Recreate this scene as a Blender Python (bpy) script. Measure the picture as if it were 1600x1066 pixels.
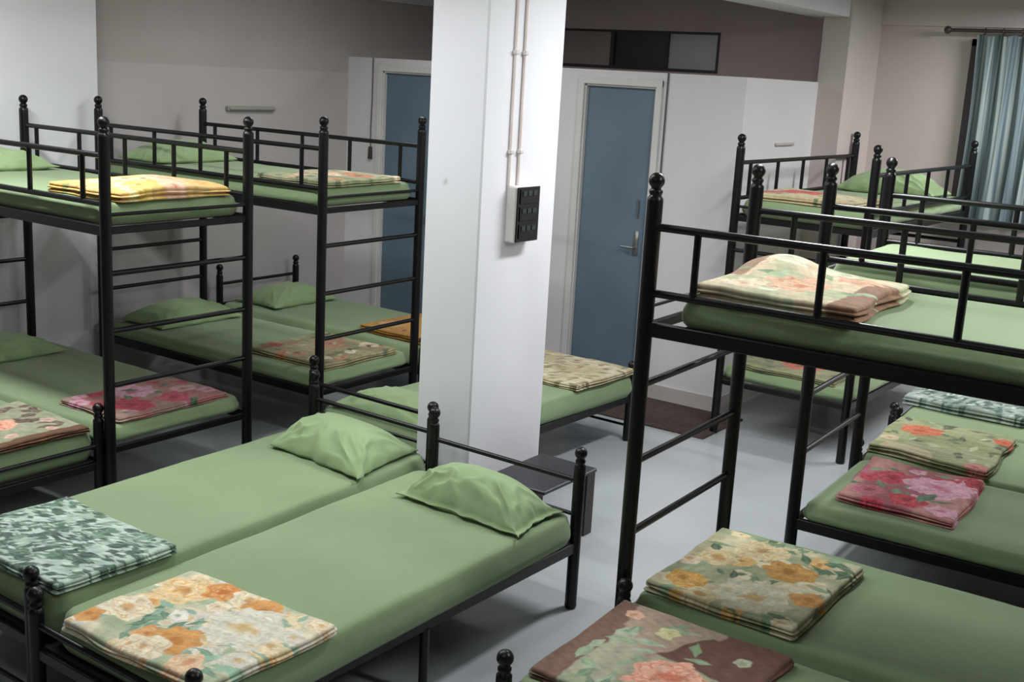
import bpy, math, random
import numpy as np
from mathutils import Vector, Matrix, noise

for o in list(bpy.data.objects): bpy.data.objects.remove(o)
scene = bpy.context.scene
COL = scene.collection

# ------------------------------------------------------------------ camera
F_PX, PITCH, ROLL, YAW, CAM_H = 1844.5, 0.22389, 0.05620, -0.60772, 2.2718
cam_data = bpy.data.cameras.new('camera'); cam = bpy.data.objects.new('camera', cam_data); COL.objects.link(cam)
cam_data.sensor_width = 36.0; cam_data.lens = 36.0 * F_PX / 1600.0; cam_data.clip_end = 60
fw = Vector((math.sin(YAW)*math.cos(PITCH), math.cos(YAW)*math.cos(PITCH), -math.sin(PITCH)))
rt = Vector((math.cos(YAW), -math.sin(YAW), 0)); up = rt.cross(fw)
r2 = rt*math.cos(ROLL) + up*math.sin(ROLL); u2 = -rt*math.sin(ROLL) + up*math.cos(ROLL)
cam.matrix_world = Matrix(((r2.x, u2.x, -fw.x, 0), (r2.y, u2.y, -fw.y, 0), (r2.z, u2.z, -fw.z, CAM_H), (0, 0, 0, 1)))
scene.camera = cam

# ------------------------------------------------------------------ light and exposure
scene.view_settings.view_transform = 'Standard'; scene.view_settings.look = 'None'
scene.view_settings.gamma = 1.0; scene.view_settings.use_curve_mapping = False
scene.view_settings.exposure = 0.0
world = bpy.data.worlds.new('room_air'); scene.world = world; world.use_nodes = True
world.node_tree.nodes['Background'].inputs[0].default_value = (0.75, 0.85, 1.0, 1)
world.node_tree.nodes['Background'].inputs[1].default_value = 0.05

def area(name, x, y, z, sx, sy, power, col=(0.97, 0.98, 1.0)):
    d = bpy.data.lights.new(name, 'AREA'); d.shape = 'RECTANGLE'; d.size = sx; d.size_y = sy
    d.energy = power; d.color = col
    o = bpy.data.objects.new(name, d); COL.objects.link(o); o.location = (x, y, z)
    return o
area('tube_or_fill_light', -5.25, 3.10, 2.92, 1.3, 0.25, 60)
area('tube_or_fill_light', -3.35, 3.25, 2.98, 1.3, 0.18, 34)
area('tube_or_fill_light', -2.05, 5.40, 2.92, 0.25, 1.3, 60)
area('tube_or_fill_light', -5.20, 6.00, 2.95, 1.3, 0.25, 22)
area('tube_or_fill_light', -1.00, 8.52, 2.92, 1.3, 0.25, 78)
area('tube_or_fill_light', 0.25, 3.72, 2.90, 1.3, 0.25, 44)
area('tube_or_fill_light', -1.50, 0.70, 2.95, 1.3, 0.25, 12)  # weak fill added in front to brighten the bottom right bed, not a fixture

# ------------------------------------------------------------------ materials
def lin(c):
    if isinstance(c, str): c = [int(c[i:i+2], 16) for i in (0, 2, 4)]
    r = [x/255.0 for x in c]
    return [x/12.92 if x <= 0.04045 else ((x+0.055)/1.055)**2.4 for x in r]

def mat(name, col, rough=0.6, col2=None, nscale=3.0, bump=0.0, bscale=60.0, metal=0.0, spec=0.5, sheen=0.0, stretch=None, coat=0.0):
    m = bpy.data.materials.new(name); m.use_nodes = True
    nt = m.node_tree; N = nt.nodes; L = nt.links; b = N['Principled BSDF']
    b.inputs['Roughness'].default_value = rough; b.inputs['Metallic'].default_value = metal
    b.inputs['Specular IOR Level'].default_value = spec
    if coat: b.inputs['Coat Weight'].default_value = coat
    if sheen: b.inputs['Sheen Weight'].default_value = sheen
    tc = N.new('ShaderNodeTexCoord'); src = tc.outputs['Object']
    if stretch:
        mp = N.new('ShaderNodeMapping'); mp.inputs['Scale'].default_value = stretch; L.new(src, mp.inputs[0]); src = mp.outputs[0]
    c = lin(col)
    n = N.new('ShaderNodeTexNoise'); n.inputs['Scale'].default_value = nscale; n.inputs['Detail'].default_value = 5
    L.new(src, n.inputs['Vector'])
    rp = N.new('ShaderNodeValToRGB'); rp.color_ramp.elements[0].position = 0.35; rp.color_ramp.elements[1].position = 0.65
    c2 = lin(col2) if col2 else [x*0.93 for x in c]
    rp.color_ramp.elements[0].color = (*c2, 1); rp.color_ramp.elements[1].color = (*c, 1)
    L.new(n.outputs['Fac'], rp.inputs[0]); L.new(rp.outputs[0], b.inputs['Base Color'])
    if bump:
        n2 = N.new('ShaderNodeTexNoise'); n2.inputs['Scale'].default_value = bscale; n2.inputs['Detail'].default_value = 3
        L.new(src, n2.inputs['Vector'])
        bp = N.new('ShaderNodeBump'); bp.inputs['Strength'].default_value = bump; bp.inputs['Distance'].default_value = 0.01
        L.new(n2.outputs['Fac'], bp.inputs['Height']); L.new(bp.outputs[0], b.inputs['Normal'])
    return m

M = {}
M['black'] = mat('black_gloss_paint', (9, 10, 12), 0.36, (5, 6, 8), 8, spec=0.4)
M['board'] = mat('dark_bed_board', (48, 42, 36), 0.8, (38, 33, 29), 4)
M['sheet'] = mat('green_sheet', (134, 154, 115), 0.85, (129, 149, 110), 2.5, bump=0.25, bscale=14, sheen=0.2, spec=0.2)
M['pillow'] = mat('green_pillowcase', (146, 170, 124), 0.8, (140, 163, 118), 4, bump=0.3, bscale=12, sheen=0.2, spec=0.25)
M['wall'] = mat('white_wall_paint', (222, 219, 220), 0.75, (217, 213, 215), 1.2, bump=0.08, bscale=25)
M['wall_up'] = mat('shaded_upper_wall', (186, 176, 173), 0.8, (180, 169, 166), 1.2, bump=0.08, bscale=25)  # shade on the upper left wall, put into a slightly darker colour
M['wall_pink'] = mat('pinkish_wall_paint', (208, 196, 192), 0.8, (203, 190, 186), 1.2, bump=0.08, bscale=25)
M['wall_dim'] = mat('bounce_cut_wall', (138, 128, 122), 0.85, (130, 120, 114), 1.2)  # for the unseen right and front walls, darkened to cut bounce light
M['wall_left'] = mat('dull_left_wall_paint', (192, 186, 185), 0.8, (186, 180, 179), 1.2, bump=0.08, bscale=25)
M['wall_loft'] = mat('brownish_wall_paint', (214, 196, 190), 0.8, (206, 188, 182), 1.2, bump=0.08, bscale=25)
M['pillar'] = mat('white_pillar_paint', (236, 236, 240), 0.7, (231, 231, 235), 1.5, bump=0.06, bscale=25)
M['ceil'] = mat('ceiling_white', (205, 208, 214), 0.8)
M['skirt'] = mat('skirting_paint', (188, 182, 178), 0.6)
M['floor'] = mat('pale_floor', (176, 181, 183), 0.30, (168, 173, 176), 1.6, spec=0.5)
M['coir'] = mat('brown_coir', (84, 66, 60), 0.95, (66, 52, 48), 40, bump=0.6, bscale=300)
M['door'] = mat('blue_grey_door', (104, 124, 140), 0.5, (94, 114, 130), 2.0, bump=0.05, bscale=8)
M['frame'] = mat('door_frame_paint', (220, 216, 213), 0.6)
M['steel'] = mat('worn_steel', (150, 150, 148), 0.35, metal=0.8)
M['conduit'] = mat('pvc_conduit', (240, 230, 226), 0.5, (232, 218, 213), 6)
M['box'] = mat('white_plastic', (226, 221, 216), 0.4)
M['plate'] = mat('black_plastic', (20, 23, 24), 0.25)
M['switch'] = mat('dark_grey_plastic', (48, 58, 58), 0.25)
M['wood'] = mat('dark_wood', (62, 50, 44), 0.5, (45, 37, 33), 6, stretch=(12, 12, 1))
M['tabletop'] = mat('dark_table_top', (52, 52, 56), 0.4, (42, 42, 46), 5)
M['winframe'] = mat('dark_window_frame', (66, 60, 60), 0.5)
M['brass'] = mat('dull_rod_metal', (86, 76, 74), 0.4, metal=0.5)
M['batten'] = mat('yellowed_plastic', (158, 158, 146), 0.5)
M['cord'] = mat('grey_cord', (96, 88, 86), 0.6)

def add_mark(m, p, rad, col):
    nt = m.node_tree; N = nt.nodes; L = nt.links; b = N['Principled BSDF']
    src = b.inputs['Base Color'].links[0].from_socket
    tc = N.new('ShaderNodeTexCoord'); n = N.new('ShaderNodeTexNoise'); n.inputs['Scale'].default_value = 30; L.new(tc.outputs['Object'], n.inputs['Vector'])
    vm = N.new('ShaderNodeVectorMath'); vm.operation = 'DISTANCE'; vm.inputs[1].default_value = p; L.new(tc.outputs['Object'], vm.inputs[0])
    ad = N.new('ShaderNodeMath'); ad.operation = 'MULTIPLY_ADD'; L.new(n.outputs['Fac'], ad.inputs[0]); ad.inputs[1].default_value = rad*1.6; L.new(vm.outputs['Value'], ad.inputs[2])
    mr = N.new('ShaderNodeMapRange'); mr.inputs['From Min'].default_value = rad*.8; mr.inputs['From Max'].default_value = rad*1.8; mr.inputs['To Min'].default_value = .5; mr.inputs['To Max'].default_value = 0; L.new(ad.outputs[0], mr.inputs['Value'])
    mx = N.new('ShaderNodeMix'); mx.data_type = 'RGBA'; L.new(mr.outputs[0], mx.inputs['Factor']); L.new(src, mx.inputs['A']); mx.inputs['B'].default_value = (*lin(col), 1)
    L.new(mx.outputs['Result'], b.inputs['Base Color'])
add_mark(M['pillar'], (-3.425, 4.31, 1.757), .024, (120, 112, 108))

def glass_mat(name, col, rough):
    return mat(name, col, rough, nscale=9, bump=0.3, bscale=7, spec=0.9)
M['pane_a'] = glass_mat('dim_glass', (168, 152, 150), 0.2)
M['pane_b'] = glass_mat('unlit_opening', (30, 26, 28), 0.3)
M['pane_c'] = glass_mat('frosted_glass', (196, 200, 202), 0.25)

def curtain_mat():
    m = mat('striped_curtain', (120, 142, 145), 0.85, spec=0.2)
    nt = m.node_tree; N = nt.nodes; L = nt.links; b = N['Principled BSDF']
    tc = N.new('ShaderNodeTexCoord'); mp = N.new('ShaderNodeMapping'); mp.inputs['Scale'].default_value = (62, 1, 0.8)
    L.new(tc.outputs['Object'], mp.inputs[0])
    n = N.new('ShaderNodeTexNoise'); n.inputs['Scale'].default_value = 1.0; n.inputs['Detail'].default_value = 4; L.new(mp.outputs[0], n.inputs[0])
    r = N.new('ShaderNodeValToRGB'); cr = r.color_ramp
    cr.elements[0].position = 0.32; cr.elements[0].color = (*lin((74, 88, 94)), 1)
    cr.elements[1].position = 0.7; cr.elements[1].color = (*lin((160, 170, 165)), 1)
    e = cr.elements.new(0.5); e.color = (*lin((112, 127, 130)), 1)
    L.new(n.outputs[0], r.inputs[0]); L.new(r.outputs[0], b.inputs['Base Color'])
    return m
M['curtain'] = curtain_mat()

def print_mat():
    m = bpy.data.materials.new('printed_fleece'); m.use_nodes = True
    nt = m.node_tree; N = nt.nodes; L = nt.links; b = N['Principled BSDF']
    b.inputs['Roughness'].default_value = 0.9; b.inputs['Specular IOR Level'].default_value = 0.15; b.inputs['Sheen Weight'].default_value = 0.15
    a = N.new('ShaderNodeAttribute'); a.attribute_name = 'print'
    tc = N.new('ShaderNodeTexCoord'); n = N.new('ShaderNodeTexNoise'); n.inputs['Scale'].default_value = 160; n.inputs['Detail'].default_value = 3
    L.new(tc.outputs['Object'], n.inputs['Vector'])
    mx = N.new('ShaderNodeMix'); mx.data_type = 'RGBA'; mx.blend_type = 'OVERLAY'; mx.inputs['Factor'].default_value = 0.25
    L.new(a.outputs['Color'], mx.inputs['A']); L.new(n.outputs['Color'], mx.inputs['B'])
    L.new(mx.outputs['Result'], b.inputs['Base Color'])
    n2 = N.new('ShaderNodeTexNoise'); n2.inputs['Scale'].default_value = 22; L.new(tc.outputs['Object'], n2.inputs['Vector'])
    bp = N.new('ShaderNodeBump'); bp.inputs['Strength'].default_value = 0.35; bp.inputs['Distance'].default_value = 0.012
    L.new(n2.outputs['Fac'], bp.inputs['Height']); L.new(bp.outputs[0], b.inputs['Normal'])
    return m
M['print'] = print_mat()

# ------------------------------------------------------------------ mesh helpers
class MB:
    def __init__(s): s.v = []; s.f = []
    def box(s, x0, x1, y0, y1, z0, z1, bev=0.0):
        if x0 > x1: x0, x1 = x1, x0
        if y0 > y1: y0, y1 = y1, y0
        b = min(bev, (x1-x0)/2.01, (y1-y0)/2.01, (z1-z0)/2.01)
        i = len(s.v)
        if b <= 0:
            for z in (z0, z1):
                for (x, y) in ((x0, y0), (x1, y0), (x1, y1), (x0, y1)): s.v.append((x, y, z))
            s.f += [(i+3, i+2, i+1, i), (i+4, i+5, i+6, i+7)] + [(i+k, i+(k+1) % 4, i+4+(k+1) % 4, i+4+k) for k in range(4)]
            return s
        rings = []
        def oct(z, ins):
            a0, a1, c0, c1 = x0+ins, x1-ins, y0+ins, y1-ins
            return [(a0+b, c0, z), (a1-b, c0, z), (a1, c0+b, z), (a1, c1-b, z), (a1-b, c1, z), (a0+b, c1, z), (a0, c1-b, z), (a0, c0+b, z)]
        def oct2(z):
            return [(x0+b, y0+b, z), (x1-b, y0+b, z), (x1-b, y0+b, z), (x1-b, y1-b, z), (x1-b, y1-b, z), (x0+b, y1-b, z), (x0+b, y1-b, z), (x0+b, y0+b, z)]
        def capring(z): 
            e = b*1e-3
            return [(x+(e if k in (0, 5) else 0), y, z) for k, (x, y, z) in enumerate(oct2(z))]
        for r in (capring(z0), oct(z0+b, 0), oct(z1-b, 0), capring(z1)):
            rings.append(len(s.v)); s.v += r
        for a, c in zip(rings, rings[1:]):
            for k in range(8): s.f.append((a+k, a+(k+1) % 8, c+(k+1) % 8, c+k))
        a = rings[0]; s.f.append(tuple(a+k for k in range(7, -1, -1))); a = rings[-1]; s.f.append(tuple(a+k for k in range(8)))
        return s
    def tube(s, p, q, r, n=10, r1=None):
        p = Vector(p); q = Vector(q); d = (q-p).normalized(); r1 = r if r1 is None else r1
        a = Vector((0, 0, 1)) if abs(d.z) < 0.9 else Vector((1, 0, 0))
        u = d.cross(a).normalized(); w = d.cross(u)
        i = len(s.v)
        for c, rr in ((p, r), (q, r1)):
            for k in range(n):
                t = 2*math.pi*k/n; s.v.append(tuple(c+u*math.cos(t)*rr+w*math.sin(t)*rr))
        for k in range(n): s.f.append((i+k, i+(k+1) % n, i+n+(k+1) % n, i+n+k))
        s.f.append(tuple(i+k for k in range(n-1, -1, -1))); s.f.append(tuple(i+n+k for k in range(n)))
        return s
    def path(s, pts, r, n=8):
        for a, b in zip(pts, pts[1:]): s.tube(a, b, r, n)
        return s
    def lathe(s, x, y, prof, n=16):
        i = len(s.v)
        for z, r in prof:
            for k in range(n):
                t = 2*math.pi*k/n; s.v.append((x+math.cos(t)*r, y+math.sin(t)*r, z))
        for j in range(len(prof)-1):
            for k in range(n): s.f.append((i+j*n+k, i+j*n+(k+1) % n, i+(j+1)*n+(k+1) % n, i+(j+1)*n+k))
        s.f.append(tuple(i+k for k in range(n-1, -1, -1))); j = (len(prof)-1)*n; s.f.append(tuple(i+j+k for k in range(n)))
        return s
    def build(s, name, m, parent=None, smooth=False, loc=None):
        me = bpy.data.meshes.new(name); me.from_pydata(s.v, [], s.f); me.materials.append(M[m] if isinstance(m, str) else m)
        me.validate()
        if smooth:
            me.polygons.foreach_set('use_smooth', [len(p.vertices) <= 4 for p in me.polygons])
            try: me.set_sharp_from_angle(angle=math.radians(50))
            except Exception: pass
        o = bpy.data.objects.new(name, me); COL.objects.link(o)
        if parent: o.parent = parent
        if loc: o.location = loc
        return o

def thing(name, label, cat, loc=(0, 0, 0), rz=0, group=None):
    o = bpy.data.objects.new(name, None); COL.objects.link(o); o.location = loc; o.rotation_euler = (0, 0, rz)
    o.empty_display_size = 0.1
    return tag(o, label, cat, group)
def tag(o, label, cat, group=None):
    o['label'] = label; o['category'] = cat
    if group: o['group'] = group
    return o
def struct(o): o['kind'] = 'structure'; return o
def copy_tree(o, parent=None):
    c = o.copy(); COL.objects.link(c)
    if parent: c.parent = parent
    for ch in [x for x in bpy.data.objects if x.parent == o]: copy_tree(ch, c)
    return c

# ------------------------------------------------------------------ the room
def S(name, m, *boxes):
    b = MB()
    for q in boxes: b.box(*q)
    return struct(b.build(name, m))
PY = 7.45      # front face of the low partition
BY = 9.40      # back wall
S('floor', 'floor', (-7.1, 2.6, -1.6, 9.5, -0.1, 0.0))
S('ceiling', 'ceil', (-7.1, 2.6, -1.6, 9.5, 3.05, 3.15))
S('wall_left', 'wall_left', (-7.1, -7.0, -1.6, 9.5, 0.0, 2.19))
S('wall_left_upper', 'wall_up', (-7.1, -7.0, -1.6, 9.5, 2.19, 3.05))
S('wall_right', 'wall_dim', (2.5, 2.6, -1.6, 9.5, 0, 3.05))
S('wall_front', 'wall_dim', (-7.0, 2.5, -1.6, -1.5, 0, 3.05))
S('wall_left_column', 'pillar', (-7.0, -6.85, 3.7, 4.90, 0.0, 3.05))
# back wall: upper part holds the ventilator window, the right part holds the curtained window
WX0, WX1, WZ0, WZ1 = -6.20, -4.57, 2.352, 2.69
CX0, CX1, CZ0, CZ1 = -2.50, -0.9, 1.45, 2.70
S('wall_back', 'wall_loft', (-7.0, WX0, BY, BY+.1, 0, 3.05), (WX1, -3.40, BY, BY+.1, 0, 3.05), (WX0, WX1, BY, BY+.1, 0, WZ0), (WX0, WX1, BY, BY+.1, WZ1, 3.05))
S('wall_back_right', 'wall_pink', (-3.40, CX0, BY, BY+.1, 0, 3.05), (CX1, 2.5, BY, BY+.1, 0, 3.05), (CX0, CX1, BY, BY+.1, 0, CZ0), (CX0, CX1, BY, BY+.1, CZ1, 3.05))
S('wall_back_beam', 'wall_pink', (-3.20, 2.5, BY-.03, BY, 2.785, 3.05))
S('wall_corner_column', 'wall_pink', (-3.41, -3.20, 8.72, BY, 0, 3.05))
S('ceiling_beam', 'pillar', (-3.53, -3.22, -1.5, BY, 2.80, 3.05))
S('trim_1', 'wall', (-7.0, -6.96, 7.0, BY, 2.80, 3.05))
# low partition with its two doors
D = [(-6.61, -6.02), (-4.66, -4.07)]
DH = 2.22
pw = MB(); x = -7.0
for a, b in D: pw.box(x, a, PY, PY+.1, 0, 2.322); pw.box(a, b, PY, PY+.1, DH, 2.322); x = b
pw.box(x, -3.40, PY, PY+.1, 0, 2.322)
pw.box(-3.50, -3.40, PY+.1, 8.72, 0, 2.322)
pw.box(-7.0, -3.50, PY+.1, BY, 2.24, 2.322)
struct(pw.build('wall_partition', 'wall'))
S('baseboard_partition', 'skirt', (-4.02, -3.392, PY-.012, PY, 0, 0.11), (-3.40, -3.388, PY-.012, 8.72, 0, 0.11), (-5.98, -4.71, PY-.012, PY, 0, .11), (-7.0, -6.66, PY-.012, PY, 0, .11))
S('baseboard_back', 'skirt', (-3.18, 2.5, BY-.012, BY, 0, 0.11))
S('baseboard_left', 'skirt', (-7.0, -6.988, 4.9, PY-.012, 0, .11))
for k, (a, b) in enumerate(D):
    d = MB().box(a+.012, b-.012, PY+.03, PY+.07, 0.01, DH-.012, .004)
    door = struct(d.build('door_%d' % (k+1), 'door'))
    f = MB(); f.box(a-.05, a, PY-.02, PY+.0, 0, DH+.05, .004); f.box(b, b+.05, PY-.02, PY, 0, DH+.05, .004); f.box(a-.05, b+.05, PY-.021, PY, DH, DH+.05, .004)
    f.box(a, a+.012, PY, PY+.09, 0, DH); f.box(b-.012, b, PY, PY+.09, 0, DH); f.box(a, b, PY, PY+.09, DH-.012, DH)
    f.build('door_frame', 'frame', door)
    h = MB(); hx = b-.09
    h.box(hx-.02, hx+.02, PY+.022, PY+.03, 1.02, 1.20, .003); h.tube((hx, PY+.03, 1.08), (hx, PY-.015, 1.08), .009); h.tube((hx+.005, PY-.012, 1.08), (hx-.10, PY-.012, 1.08), .009)
    h.build('door_handle', 'steel', door, True)
    h = MB(); h.tube((hx+.0, PY+.02, 1.30), (hx+.0, PY+.02, 1.42), .007); h.tube((hx+.0, PY+.03, 1.30), (hx+.0, PY+.02, 1.30), .007); h.tube((hx, PY+.03, 1.42), (hx, PY+.02, 1.42), .007)
    h.build('door_pull', 'steel', door, True)
# ventilator window above the partition
wf = MB()
wf.box(WX0, WX1, BY-.01, BY+.05, WZ0, WZ0+.025); wf.box(WX0, WX1, BY-.01, BY+.05, WZ1-.02, WZ1)
xs = [WX0, -5.62, -5.07, WX1]
for q in xs: wf.box(max(q-.018, WX0), min(q+.018, WX1), BY-.012, BY+.05, WZ0, WZ1)
win = struct(wf.build('window_1', 'winframe'))
for q in range(3):
    mb = MB().box(xs[q]+.018, xs[q+1]-.018, BY+.012, BY+.02, WZ0+.025, WZ1-.02)
    mb.build('pane', ('pane_a', 'pane_b', 'pane_c')[q], win)
# curtained window
wf = MB()
wf.box(CX0, CX0+.05, BY-.02, BY+.06, CZ0, CZ1); wf.box(CX1-.05, CX1, BY-.02, BY+.06, CZ0, CZ1); wf.box(CX0, CX1, BY-.02, BY+.06, CZ0, CZ0+.05); wf.box(CX0, CX1, BY-.02, BY+.06, CZ1-.05, CZ1)
wf.box((CX0+CX1)/2-.02, (CX0+CX1)/2+.02, BY, BY+.05, CZ0, CZ1)
win2 = struct(wf.build('window_2', 'winframe'))
MB().box(CX0+.05, CX1-.05, BY+.02, BY+.028, CZ0+.05, CZ1-.05).build('pane', 'pane_a', win2)

# pillar with switch box and conduits
PX0, PX1, PY0, PY1 = -3.54, -3.217, 4.31, 4.93
pl = MB().box(PX0, PX1, PY0, PY1, 0, 2.80, .008); po = struct(pl.build('wall_pillar', 'pillar'))
sb = thing('switch_box', 'white surface switch box with a black switch plate on the white pillar', 'switch box', (PX1, 4.605, 1.487))
MB().box(0.0, .058, -.095, .095, 0, .265, .006).build('back_box', 'box', sb)
MB().box(.058, .066, -.092, .092, .003, .262, .003).build('switch_plate', 'plate', sb)
for k in range(3):
    z = .02+.082*k
    MB().box(.066, .071, -.075, .075, z, z+.068, .002).build('socket_module', 'plate', sb)
    for y in (-.06, -.018, .024): MB().box(.071, .075, y, y+.034, z+.036, z+.06, .002).build('rocker_switch', 'switch', sb)
for k, yy in enumerate((4.515, 4.590)):
    c = MB().tube((PX1+.0075, yy, 1.753), (PX1+.0075, yy, 2.80), .0075, 10).build('conduit', 'conduit', None, True)
    tag(c, ('pale vertical conduit on the pillar, the one nearer the camera edge of the switch box', 'pale vertical conduit on the pillar, running into the middle of the switch box top')[k], 'conduit', 'conduits above the switch box')
    for z in (1.90, 2.35):
        cl = MB().box(PX1, PX1+.022, yy-.014, yy+.014, z, z+.02, .003); cl.build('clip', 'box', c)

# ------------------------------------------------------------------ beds
L = 2.008; W = 0.8775
PR = 0.0275
def post(u, v, h, parent, r=PR):
    mb = MB().lathe(u, v, [(0, r*.9), (.012, r*1.05), (.03, r), (h-.095, r), (h-.085, r*.98), (h-.075, r*.70)], 16)
    p = mb.build('post', 'black', parent, True)
    rb = .0275
    pr = [(h-.075, r*.72), (h-.066, r*.86), (h-.060, r*.86), (h-.054, .017)]
    for k in range(1, 10):
        t = math.pi*(.12+.88*k/9); pr.append((h-.0275-math.cos(t)*rb, max(math.sin(t)*rb, .0006)))
    MB().lathe(u, v, pr, 16).build('finial', 'black', p, True)
    return p

def bunk_frame(label):
    t = thing('bunk_bed', label, 'bunk bed', group=None)
    for (u, v) in ((0, 0), (0, W), (L, 0), (L, W)): post(u, v, 1.972, t)
    for z in (.335, 1.415):
        for v in (0, W): MB().box(.02, L-.02, v-.014, v+.014, z, z+.05, .003).build('side_rail', 'black', t)
        for u in (0, L): MB().box(u-.011, u+.011, .02, W-.02, z+.008, z+.042, .003).build('end_rail', 'black', t)
        b = MB().box(.13, L-.05, .015, W-.015, z+.03, z+.042)
        for k in range(5): b.box(.25+k*.37, .29+k*.37, .015, W-.015, z+.005, z+.031)
        b.build('bed_board', 'board', t)
    for v in (0, W):
        for z in (1.565, 1.790):
            MB().tube((.02, v, z), (L-.02, v, z), .0138, 8).build('guard_rail', 'black', t, True)
        for k in range(5):
            u = .168+k*.428
            MB().tube((u, v, 1.565), (u, v, 1.790), .0128, 8).build('baluster', 'black', t, True)
    for u in (0, L):
        for z in (.685, .955, 1.235):
            MB().tube((u, .02, z), (u, W-.02, z), .0135, 8).build('rung', 'black', t, True)
        MB().tube((u, .02, 1.515), (u, W-.02, 1.515), .009, 8).build('end_bar', 'black', t, True)
    return t

def single_frame(label, ws=.792, hh=.737, hf=.528, zr=.285, L=L):
    t = thing('single_bed', label, 'bed')
    for v in (0, ws):
        post(0, v, hf, t, .026); post(L, v, hh, t, .026)
        MB().box(.02, L-.02, v-.013, v+.013, zr-.025, zr+.025, .003).build('side_rail', 'black', t)
        MB().tube((L/2+.03, v, 0), (L/2+.03, v, zr-.02), .018, 12).build('middle_leg', 'black', t, True)
    for u in (0, L): MB().box(u-.011, u+.011, .02, ws-.02, zr-.02, zr+.02, .003).build('end_rail', 'black', t)
    MB().tube((0, .02, .385), (0, ws-.02, .385), .0115, 8).build('foot_bar', 'black', t, True)
    MB().tube((L, .02, hh-.152), (L, ws-.02, hh-.152), .0125, 8).build('head_bar', 'black', t, True)
    MB().tube((L, .02, .43), (L, ws-.02, .43), .0095, 8).build('head_bar', 'black', t, True)
    MB().tube((0, .02, .10), (0, ws-.02, .10), .009, 8).build('cross_bar', 'black', t, True)
    b = MB().box(.012, L-.012, .015, ws-.015, zr+.01, zr+.022)
    for k in range(5): b.box(.25+k*.37, .29+k*.37, .015, ws-.015, zr-.02, zr+.011)
    b.build('bed_board', 'board', t)
    return t

# bed frames: (pivot x, pivot y, small rotation, dx, dy offset of the local origin, base rotation)
class Place:
    def __init__(s, px, py, th, ox, oy, base):
        c, n = math.cos(th), math.sin(th)
        s.x = px+ox*c-oy*n; s.y = py+ox*n+oy*c; s.r = base+th
    def w(s, u, v):
        c, n = math.cos(s.r), math.sin(s.r); return (s.x+u*c-v*n, s.y+u*n+v*c)
    def put(s, o): o.location = (s.x, s.y, 0); o.rotation_euler = (0, 0, s.r); return o
PI = math.pi; WS = .792
P = {
 'RB1': Place(-1.895, 3.518, .027, 0, 0, 0),
 'RB2': Place(-1.800, 4.884, .037, 0, 0, 0),
 'RB3': Place(-3.190, 7.000, -.016, W, 0, PI/2),
 'LB1': Place(-4.718, 3.402, .000, 0, W, PI),
 'LB2': Place(-4.754, 4.871, .016, 0, W, PI),
 'A': Place(-2.513, 2.080, -.0196, 0, 0, PI/2),
 'B': Place(-3.394, 2.125, -.0200, 0, 0, PI/2),
 'C': Place(-4.363, 4.431, -.022, 0, L, -PI/2),
 'T1': Place(-1.868, 2.745, -.015, 0, 0, 0),
 'LS0': Place(-4.760, 2.575, 0, 0, WS, PI),
 'LS3': Place(-6.859, 5.943, 0, L, WS, PI),
 'Q': Place(-1.855, 5.865, .06, 0, 0, 0),
 'R': Place(-1.945, 6.720, .06, 0, 0, 0),
}
bunk = P['RB1'].put(bunk_frame('largest black metal bunk bed at right, closest to the camera, peach blanket on top'))
G1 = 'black metal bunk beds'
bunk['group'] = G1
for k, lb in (('RB2', 'black metal bunk bed just behind the nearest one, bare upper mattress, rose blanket below'),
              ('RB3', 'black metal bunk bed against the back wall beside the curtain, red floral blanket on top'),
              ('LB1', 'black metal bunk bed at far left in front, golden blanket on its upper mattress'),
              ('LB2', 'black metal bunk bed on the left just before the half hidden door, beside the pillar')):
    c = P[k].put(copy_tree(bunk)); c['label'] = lb
sgl = P['A'].put(single_frame('black metal single bed in the centre foreground, yellow peony blanket at its foot', ws=.815, hf=.520, L=2.037))
sg2 = P['C'].put(single_frame('black metal single bed behind the pillar, its foot towards the blue grey door'))
sg2['group'] = 'black metal single beds'
sg3 = P['B'].put(single_frame('black metal single bed left of the centre foreground one, green leaf blanket on it', hf=.566, L=2.075))
sg3['group'] = 'black metal single beds'
G2 = 'black metal single beds'; sgl['group'] = G2
for k, lb in (('LS3', 'black metal single bed on the left in the far corner, orange blanket at its foot'),
              ('Q', 'black metal single bed at right behind the rose blanket bunk, orange blanket on it'),
              ('R', 'black metal single bed at right, farthest low one there, white leaf blanket on it')):
    c = P[k].put(copy_tree(sg2)); c['label'] = lb
c = P['LS0'].put(single_frame('black metal single bed at the left picture edge, brown floral blanket at its foot', hf=.60)); c['group'] = G2
c = P['T1'].put(single_frame('black metal single bed at bottom right, brown blanket with coral flower on it', ws=.715, hf=.545)); c['group'] = G2

# ------------------------------------------------------------------ soft things
def bil(q, a, b):
    (x0, y0), (x1, y1), (x2, y2), (x3, y3) = q
    w0, w1, w2, w3 = (1-a)*(1-b), a*(1-b), a*b, (1-a)*b
    return (x0*w0+x1*w1+x2*w2+x3*w3, y0*w0+y1*w1+y2*w2+y3*w3)

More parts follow.
